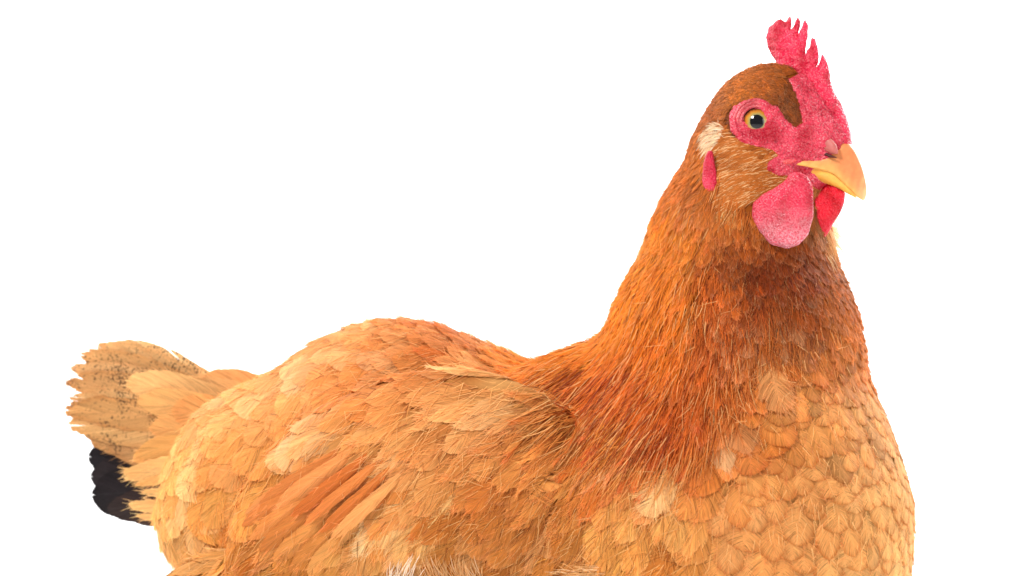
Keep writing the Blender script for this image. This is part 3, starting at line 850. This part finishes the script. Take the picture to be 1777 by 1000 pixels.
lift = np.minimum(L * rng.uniform(.045, .085, F) + 1.5, 9) * np.where(breast > .5, .5, 1)
pointy = np.clip(1.15 - Wd / np.maximum(L, 1) * 2.2, 0, 1)
rim = np.where(breast > .45, breast * rng.uniform(.8, 1.2, F), rng.uniform(0, .45, F))
palerim = np.clip(col * .75 + lin((240, 200, 146)) * .25, 0, 1)
rimcol = np.where(breast[:, None] > .45, col * np.array([.66, .40, .20]), palerim)
big = L > 46
is_neck = (uv[:, 0] > 965) & (breast < .4)
bvar = np.where(breast > .45, .11, np.where(is_neck, .30, np.where(uv[:, 0] + (uv[:, 1] - 600) * .9 > 720, .19, .12)))
gradv = np.where(breast > .45, .12, np.where(is_neck, .35, .55))
def sub(m, NL, K, NB):
    return make_feathers(base[m], d3[m], nrm[m], L[m], Wd[m], col[m], np.clip(rim[m], 0, 1), fray[m], lift[m], NL, K, NB, point=pointy[m], rimcol=rimcol[m], barbvar=bvar[m], grad=gradv[m])
RB = sub(big, 11, 4, 20)
RS = sub(~big, 5, 3, 6)
print('feathers', big.sum(), (~big).sum())
# the 300 that show largest become parts
nb = big.sum(); uvb = uv[big]; nb_n = nrm[big]
vis = (uvb[:, 0] > 60) & (uvb[:, 0] < 1640) & (uvb[:, 1] > 480) & (uvb[:, 1] < 985) & (nb_n[:, 1] < -.25)
score = L[big] * Wd[big] * np.clip(-nb_n[:, 1], 0, 1) * vis
top = np.argsort(-score)[:300]
top = top[score[top] > 0]
for i in top: emit_single(RB, i, 'feather', M_feather)
rest = np.ones(nb, bool); rest[top] = False

# ---- explicit long feathers: wing quills and tail
def explicit(specs, conform, NL=18, K=4, depth=None, fray=.3, nrmv=None, h0=6.0, camber=.06):
    """specs: root (u,v), tip (u,v), half width, colour, rim, bend, depth root, depth tip"""
    b_, d_, n_, L_, W_, c_, r_, be_ = [], [], [], [], [], [], [], []
    for (ru, rv, tu, tv, hw, c, rm, bn, y0, y1) in specs:
        if conform:
            p0 = ray_hit(ru, rv); p1 = ray_hit(tu, tv)
        elif y0 < 0:                      # laid just clear of the body, following its curve
            hy = ray_hit(ru, rv)[1]; p0 = P3(ru, rv, hy); p1 = P3(tu, tv, hy)
        else:
            p0 = P3(ru, rv, y0); p1 = P3(tu, tv, y1)
        nr = np.array([0, -1.0, 0]) if y0 < 0 else gnrm(p0[None])[0] if conform else norm(np.cross(p1 - p0, up * 1.0)) if nrmv is None else np.array(nrmv)
        if nr[1] > 0: nr = -nr
        b_.append(p0); d_.append(norm(p1 - p0)); n_.append(nr); L_.append(np.linalg.norm(p1 - p0)); W_.append(hw); c_.append(lin(c)); r_.append(rm); be_.append(bn)
    b_, d_, n_, L_, W_, c_, r_, be_ = map(np.array, (b_, d_, n_, L_, W_, c_, r_, be_))
    fr = np.full(len(b_), fray) if np.isscalar(fray) else np.array(fray)
    return make_feathers(b_, d_, norm(n_), L_, W_, c_, r_, fr, np.full(len(b_), 4.0) + (0 if not conform else np.arange(len(b_)) * 1.0), NL, K, 40, point=rng.uniform(.0, .3, len(b_)), bend=be_, conform=conform, camber=camber, h0=h0)
QUILL = [
 (650, 885, 530, 1000, 20, (222, 156, 85), .3, .05, -8, -14), (640, 865, 500, 992, 19, (205, 131, 62), .3, .05, -9, -16), (630, 845, 468, 978, 18, (220, 147, 75), .3, .04, -10, -18),
 (620, 825, 444, 960, 17, (203, 124, 57), .3, .04, -11, -20), (615, 805, 424, 940, 16, (222, 142, 72), .3, .03, -12, -22), (610, 790, 412, 918, 15, (211, 126, 59), .3, .02, -13, -24),
 (620, 765, 418, 898, 15, (231, 152, 83), .3, 0, -14, -26), (640, 750, 446, 884, 14, (216, 131, 65), .3, -.02, -15, -28), (655, 752, 478, 884, 13, (231, 152, 85), .3, -.03, -16, -29),
 (670, 765, 506, 902, 12, (207, 114, 49), .2, -.04, -17, -30), (685, 775, 528, 916, 12, (224, 135, 67), .2, -.04, -18, -31), (700, 790, 556, 928, 12, (211, 121, 54), .2, -.05, -18, -32), (720, 800, 575, 940, 13, (233, 161, 93), .2, -.05, -19, -33)]
RQ = explicit(QUILL, False, fray=.35)
for i, (ru, rv, tu, tv, hw, c, rm, bn, y0, y1) in enumerate(QUILL):
    tt = np.linspace(0, 1, 11); hy = np.array([ray_hit(ru + (tu - ru) * t, rv + (tv - rv) * t)[1] for t in tt])
    nx_, nz_ = (tv - rv), -(tu - ru); ln_ = math.hypot(nx_, nz_)
    fit = np.polyfit(tt, hy, 2); fit[-1] += min(0, (hy - np.polyval(fit, tt))[2:].min()) - 3 - 1.6 * i
    ax2 = np.array([tu - ru, -(tv - rv)]) / math.hypot(tu - ru, tv - rv)
    A = (RQ.P[i] - RQ.base[i])[:, [0, 2]] @ ax2 / RQ.L[i]
    RQ.P[i, :, 1] = np.polyval(fit, A) + (RQ.P[i, :, 1] - RQ.base[i, 1]) + 34 * np.clip(.5 - A, 0, 1) / .5
    emit_single(RQ, i, 'flight_feather', M_smooth)
COVERT = [  # long pale, frayed coverts over the quills and on the shoulder of the breast
 (760, 760, 610, 850, 26, (232, 176, 114), .1, .0, 0, 0), (740, 800, 590, 905, 28, (240, 194, 132), .1, .0, 0, 0), (760, 830, 640, 950, 30, (240, 192, 126), .1, .0, 0, 0), (720, 850, 615, 965, 26, (243, 202, 144), .1, .05, 0, 0),
 (700, 790, 560, 870, 22, (226, 164, 104), .1, .0, 0, 0), (800, 850, 690, 985, 30, (234, 180, 110), .1, 0, 0, 0), (690, 900, 600, 1000, 28, (214, 150, 84), .1, 0, 0, 0), (1180, 800, 1120, 900, 32, (234, 184, 122), .1, 0, 0, 0), (1330, 600, 1350, 725, 32, (214, 146, 86), .1, .12, 0, 0)]
RV = explicit(COVERT, True, fray=.95, h0=3.0)
for i in range(len(COVERT)): emit_single(RV, i, 'covert_feather', M_feather)

TB = [  # black tail feathers, upper to lower
 (380, 795, 164, 760, 58, (34, 27, 31), 0, .0, 560, 700), (380, 812, 157, 792, 58, (26, 20, 25), 0, .0, 556, 694), (385, 830, 160, 824, 56, (36, 28, 30), 0, .03, 552, 688),
 (390, 848, 163, 854, 52, (27, 21, 24), .1, .05, 548, 680), (395, 862, 190, 880, 34, (46, 35, 34), .2, .05, 544, 660), (400, 870, 228, 892, 26, (64, 48, 40), .3, .04, 540, 640)]
RT = explicit(TB, False, fray=.2, NL=22)
for i in range(len(TB)): emit_single(RT, i, 'tail_feather', M_black, label='black tail feather')
TT = [  # tan speckled tail feathers over them
 (420, 800, 190, 772, 38, (190, 142, 92), .5, .0, 520, 640), (425, 775, 150, 752, 36, (200, 152, 98), .5, -.02, 516, 660), (430, 755, 122, 738, 32, (212, 164, 106), .45, -.03, 512, 664), (435, 735, 116, 716, 30, (204, 152, 94), .45, -.04, 510, 662),
 (432, 720, 122, 696, 30, (222, 174, 116), .4, -.06, 514, 664), (432, 705, 116, 672, 30, (206, 154, 98), .4, -.08, 520, 668), (430, 692, 126, 650, 30, (222, 174, 118), .4, -.10, 530, 674),
 (440, 700, 140, 632, 34, (214, 164, 106), .4, -.15, 540, 678), (440, 698, 168, 618, 34, (226, 180, 122), .4, -.17, 547, 676), (440, 695, 205, 612, 36, (230, 186, 128), .3, -.17, 552, 670)]
RT2 = explicit(TT, False, fray=[.3, .35, .45, .5, .5, .5, .45, .4, .35, .3], NL=24)
for i in range(len(TT)): emit_single(RT2, i, 'tail_feather', M_speck, label='tan tail feather with dark speckles')
TC = [  # loose cream coverts at the tail base
 (430, 690, 222, 672, 34, (234, 184, 120), .05, -.10, 490, 590), (440, 720, 240, 700, 34, (232, 178, 110), .1, -.08, 470, 560), (500, 695, 300, 676, 34, (236, 182, 118), .05, -.08, 470, 560),
 (525, 680, 352, 668, 32, (228, 166, 104), .1, -.1, 460, 540), (450, 730, 300, 712, 36, (228, 164, 98), .1, -.02, 440, 500), (430, 745, 262, 742, 32, (232, 174, 106), .1, .05, 440, 520),
 (400, 740, 232, 790, 26, (232, 176, 106), .05, .12, 440, 505), (390, 760, 236, 778, 24, (228, 170, 98), .05, .18, 436, 500), (385, 780, 220, 828, 15, (238, 188, 120), .0, -.12, 430, 500),
 (380, 800, 222, 840, 13, (240, 192, 126), .0, -.14, 428, 500), (380, 800, 240, 845, 12, (236, 184, 114), .0, -.05, 425, 490), (370, 880, 228, 882, 12, (238, 190, 124), .0, -.1, 430, 500),
 (370, 890, 240, 898, 12, (240, 190, 124), .0, -.06, 428, 498), (365, 860, 250, 862, 11, (240, 194, 128), .0, -.16, 420, 480)]
RC = explicit(TC, False, fray=[.35] * 8 + [.6] * 6, NL=15)
for i in range(len(TC)): emit_single(RC, i, 'tail_covert', M_feather)

V, Q, C, B = merged([(RB, rest), (RS, np.ones(len(RS.P), bool))])
part('small_feathers', mesh_from('small_feathers', W3(V), quads=Q, attrs={'Col': ('FLOAT_COLOR', C), 'barb': ('FLOAT_VECTOR', B)}), M_feather, kind='stuff')

# ------------------------------------------------------------------ fine strands: barbs at feather edges, cheek bristles, tufts
strands = []      # (points (n, 4, 3), radius root, colour root, colour tip)
def add_strands(P, rad, c): strands.append((P, np.broadcast_to(rad, (len(P),)), c))
def fringe(r, frac, ln, rad=.45):
    E = r.end.reshape(-1, 3); Dd = r.dir.reshape(-1, 3); Cc = r.ecol.reshape(-1, 3)
    fr = np.repeat(r.fray, r.end.shape[1] * r.end.shape[2]); LL = np.repeat(r.L, r.end.shape[1] * r.end.shape[2])
    m = rng.random(len(E)) < frac * np.clip(fr * 1.2, 0, 1)
    for rep in range(2):
        e, dd, c = E[m], Dd[m], Cc[m]; n = len(e)
        ll = ln * np.clip(LL[m] / 90, .3, 1.2) * rng.uniform(.4, 1.3, n)
        j = norm(dd + rng.normal(0, .22, (n, 3))); g = rng.normal(0, .18, (n, 3))
        st = e - dd * ll[:, None] * .8 + rng.normal(0, 1.0, (n, 3))
        t = np.linspace(0, 1.8, 4)
        P = st[:, None] + (t[None, :, None] * j[:, None] + t[None, :, None] ** 2 * g[:, None] * .5) * ll[:, None, None]
        hq = gsdf(P.reshape(-1, 3)).reshape(n, 4)
        P = P + np.clip(3.5 - hq, 0, 8)[..., None] * gnrm(P.reshape(-1, 3)).reshape(n, 4, 3)
        add_strands(P, rad, np.clip(c * rng.uniform(.95, 1.35, (n, 1)) + .02, 0, 1))
fringe(RB, .8, 9); fringe(RS, .35, 7); fringe(RQ, .5, 7); fringe(RV, .9, 10); fringe(RT2, .9, 12); fringe(RC, .8, 9)
def hairs(poly, n, dirfn, ln, colr, colt=None, rad=.7, off=1.0, curve=(0, 0, -.3), spread=.18, up_=.25):
    pts = np.array(poly, float); mn, mx = pts.min(0), pts.max(0)
    u = rng.uniform(mn[0], mx[0], n * 3); v = rng.uniform(mn[1], mx[1], n * 3)
    m = in_poly(u, v, poly); u, v = u[m][:n], v[m][:n]
    y = np.full(len(u), -400.0)
    for _ in range(40):
        k = (D + y) / D
        P = np.stack([(u - 888.5) * k, y, (500 - v) * k], -1); y = y + np.clip(sdf(P) * .9, -5, 80)
    nr = gnrm(P); n = len(P)
    dd = np.array([dirfn(a, b) for a, b in zip(u, v)])
    d = np.stack([dd[:, 0], np.zeros(n), -dd[:, 1]], -1); d = d + rng.normal(0, spread, (n, 3)); d = norm(d - (d * nr).sum(-1, keepdims=True) * nr)
    ll = ln * rng.uniform(.6, 1.25, n); t = np.linspace(0, 1, 4)
    g = np.array(curve)
    Q_ = P[:, None] + nr[:, None] * off + ll[:, None, None] * (t[None, :, None] * (d + up_ * nr)[:, None] + t[None, :, None] ** 2 * (g[None, None] - .22 * nr[:, None]))
    c = lin(colr) * rng.uniform(.75, 1.2, (n, 1))
    if colt is not None:
        k = (rng.random((n, 1)) < .17); c = np.where(k, lin(colt), c)
    add_strands(Q_, rad, c)
def plumes(poly, n, ln, rad, var, dark=0.0, light=0.0, spread=.16, off=5.0):
    pts = np.array(poly, float); mn, mx = pts.min(0), pts.max(0)
    u = rng.uniform(mn[0], mx[0], n * 4); v = rng.uniform(mn[1], mx[1], n * 4)
    m = in_poly(u, v, poly); u, v = u[m][:n], v[m][:n]; n = len(u)
    y = np.full(n, -400.0)
    for _ in range(40):
        k = (D + y) / D; P = np.stack([(u - 888.5) * k, y, (500 - v) * k], -1); y = y + np.clip(sdf(P) * .9, -5, 80)
    ok = (np.abs(sdf(P)) < 4) & (face_amount(P) < -6); P = P[ok]; n = len(P)
    dd, gg, c = guide(P); nr = gnrm(P)
    d = np.stack([dd[:, 0], np.zeros(n), -dd[:, 1]], -1); d = norm(d) + rng.normal(0, spread, (n, 3)); d = norm(d - (d * nr).sum(-1, keepdims=True) * nr)
    ll = ln * np.clip(gg[:, 0] / 90, .25, 1.2) * rng.uniform(.5, 1.3, n); t = np.linspace(0, 1, 4)
    side = np.cross(nr, d); bow = rng.normal(0, .12, n)
    Q_ = P[:, None] + ll[:, None, None] * (t[None, :, None] * d[:, None] + (bow[:, None] * t[None] ** 2)[..., None] * side[:, None])
    H = off * np.clip(gg[:, :1] / 90, .3, 1.1) * (rng.uniform(.7, 1.3, (n, 1)) + .5 * t[None])
    Q_ = conform_to(Q_, H)
    c = c * np.exp(rng.normal(0, var, (n, 1)))
    r = rng.random((n, 1)); c = np.where(r < dark, c * np.array([.45, .30, .22]), c); lum = np.clip(c.max(1, keepdims=True) / .55, 0, 1) ** 1.5
    c = np.where(r > 1 - light, c * (1 - .55 * lum) + lin((250, 206, 138)) * .55 * lum, c)
    add_strands(Q_, rad, np.clip(c, 0, .95))
NECK = [(1345,105),(1240,150),(1150,260),(1110,400),(1070,500),(1010,590),(920,640),(940,740),(1020,800),(1130,830),(1230,800),(1290,700),(1340,560),(1440,520),(1450,430),(1400,400),(1320,380),(1250,330),(1260,190),(1390,215),(1385,150)]
plumes(NECK, 4200, 56, .66, .20, dark=.12, light=.14, off=7)
plumes([(1250,430),(1440,430),(1500,600),(1440,640),(1300,640),(1200,560)], 2200, 44, .6, .16, dark=.15, light=.03, off=6)
plumes([(1350,108),(1290,125),(1235,185),(1262,195),(1320,168),(1360,190),(1392,214),(1380,150)], 1300, 60, .5, .25, dark=.14, light=.3, spread=.2, off=4)
plumes([(1180,840),(1130,760),(1000,690),(930,630),(860,600),(700,545),(540,605),(400,680),(290,800),(270,1000),(1180,1000)], 1900, 30, .5, .12, dark=.12, light=.35, spread=.35, off=7)
plumes([(1000,640),(920,640),(960,760),(1100,800),(1180,760),(1150,650)], 240, 46, 1.0, .1, dark=.55, light=.15, off=9)
plumes([(1260,640),(1500,640),(1575,900),(1575,1000),(1180,1000),(1180,840)], 350, 24, .45, .08, light=.4, spread=.3, off=6)
plumes([(1250,150),(1150,260),(1080,500),(980,620),(860,600),(700,545),(480,640),(300,780),(270,950),(1100,980),(1560,980),(1560,800),(1490,600),(1440,450),(1300,440)], 500, 34, .4, .1, light=.5, spread=.5, off=15)
hairs(CHEEK, 6000, lambda u, v: (-1, .10 + (v - 300) / 300 + (1300 - u) / 700), 25, (196, 114, 46), (238, 196, 138), rad=.7)
hairs([(1228,232),(1246,216),(1260,224),(1256,244),(1240,258),(1228,262)], 420, lambda u, v: (-.75, -.35 + (v - 225) / 60), 19, (240, 212, 172), (250, 236, 212), rad=.7, up_=.5)
hairs([(1222,350),(1260,360),(1300,368),(1290,392),(1262,408),(1240,392)], 420, lambda u, v: (-.3, 1), 34, (208, 142, 76), (232, 186, 122), rad=.7, up_=.25, spread=.3)
hairs([(1300,420),(1420,425),(1440,480),(1280,490)], 260, lambda u, v: (0, 1), 26, (150, 70, 26), (206, 140, 84), rad=.55, up_=.15, spread=.25)
hairs([(1262,180),(1300,164),(1345,172),(1368,205),(1350,200),(1320,182),(1280,186)], 500, lambda u, v: (-.9, -.1), 13, (178, 98, 38), (230, 170, 110), rad=.6)
EDGE = [FACE[i] for i in range(len(FACE))]
for (a, b), (c_, d_) in zip(EDGE, EDGE[1:] + EDGE[:1]):
    if max(a, c_) > 1398: continue
    ex, ey = c_ - a, d_ - b; ln_ = math.hypot(ex, ey) or 1; px_, py_ = -ey / ln_ * 7, ex / ln_ * 7
    top_ = min(b, d_) < 226
    hairs([(a - px_, b - py_), (c_ - px_, d_ - py_), (c_ + px_, d_ + py_), (a + px_, b + py_)], int(ln_ * 4), (lambda u, v: (-.75, -.25)) if top_ else (lambda u, v: (-.9, .35)), 11, (128, 66, 24) if top_ else (176, 98, 36), None if top_ else (232, 170, 104), rad=.6, up_=.2)
hairs([(1350,188),(1376,200),(1396,214),(1404,236),(1392,242),(1372,226),(1352,210)], 240, lambda u, v: (-.35, -1), 15, (132, 62, 24), (170, 90, 40), rad=.6, up_=.2)
hairs([(1372,140),(1384,150),(1402,216),(1392,220),(1380,180)], 200, lambda u, v: (-.9, -.5), 14, (126, 58, 22), (160, 80, 34), rad=.6, up_=.25)
hairs([(1290,244),(1338,256),(1352,268),(1400,300),(1370,306),(1330,280),(1290,260)], 420, lambda u, v: (-.9, .2), 12, (196, 104, 44), (240, 200, 150), rad=.55, up_=.3)
hairs([(1350,205),(1395,225),(1440,235),(1400,270),(1350,275),(1330,250)], 130, lambda u, v: (-.8, .1), 6, (240, 200, 190), None, rad=.45)
hairs([(1425,380),(1450,370),(1446,430),(1425,440)], 160, lambda u, v: (.75, .75), 34, (222, 168, 108), (240, 206, 160), rad=.6, up_=.5)
hairs([(1400,320),(1440,322),(1430,350),(1404,345)], 250, lambda u, v: (-.4, .8), 16, (190, 120, 60), (220, 160, 100), rad=.6)
# pale down rising at the bottom edge below the wing
hairs([(670,1000),(720,1000),(720,1030),(670,1030)], 45, lambda u, v: (.25, -1), 42, (246, 226, 200), (252, 240, 224), rad=1.1, up_=.8, curve=(.2, 0, 0))
hairs([(740,1005),(840,1000),(850,1040),(740,1040)], 150, lambda u, v: (-.35 , -1), 44, (232, 186, 128), (246, 214, 170), rad=.9, up_=.8, curve=(.1, 0, 0))
hairs([(985,1000),(1060,985),(1060,1020),(985,1020)], 160, lambda u, v: (-.9, -.15), 44, (232, 180, 116), (244, 208, 160), rad=.8, up_=.5)

npts = sum(len(s[0]) for s in strands)
hc = bpy.data.hair_curves.new('down_strands'); hc.add_curves([4] * npts)
P = np.concatenate([s[0].reshape(-1, 3) for s in strands]); hc.attributes['position'].data.foreach_set('vector', W3(P).astype(f32).ravel())
rad = np.concatenate([s[1] for s in strands])
ra = hc.attributes.get('radius') or hc.attributes.new('radius', 'FLOAT', 'POINT')
ra.data.foreach_set('value', (rad[:, None] * np.array([1, .85, .6, .2])[None] * S).astype(f32).ravel())
cc_ = np.concatenate([s[2] for s in strands]); ca_ = hc.attributes.new('Col', 'FLOAT_COLOR', 'POINT')
cc4 = np.concatenate([cc_, np.ones((len(cc_), 1))], 1)
ca_.data.foreach_set('color', np.repeat(cc4, 4, 0).astype(f32).ravel())
m, nt, out = new_mat('down_strand')
colr = N(nt, 'ShaderNodeAttribute', attribute_name='Col').outputs['Color']
p = N(nt, 'ShaderNodeBsdfPrincipled'); nt.links.new(colr, p.inputs['Base Color']); p.inputs['Roughness'].default_value = .6; p.inputs['Specular IOR Level'].default_value = .25
t = N(nt, 'ShaderNodeBsdfTranslucent'); nt.links.new(colr, t.inputs[0])
mx = N(nt, 'ShaderNodeMixShader'); mx.inputs[0].default_value = .25
nt.links.new(p.outputs[0], mx.inputs[1]); nt.links.new(t.outputs[0], mx.inputs[2]); nt.links.new(mx.outputs[0], out.inputs[0])
o = bpy.data.objects.new('down', hc); COL.objects.link(o); o.parent = hen; hc.materials.append(m); o['kind'] = 'stuff'
print('strands', npts)
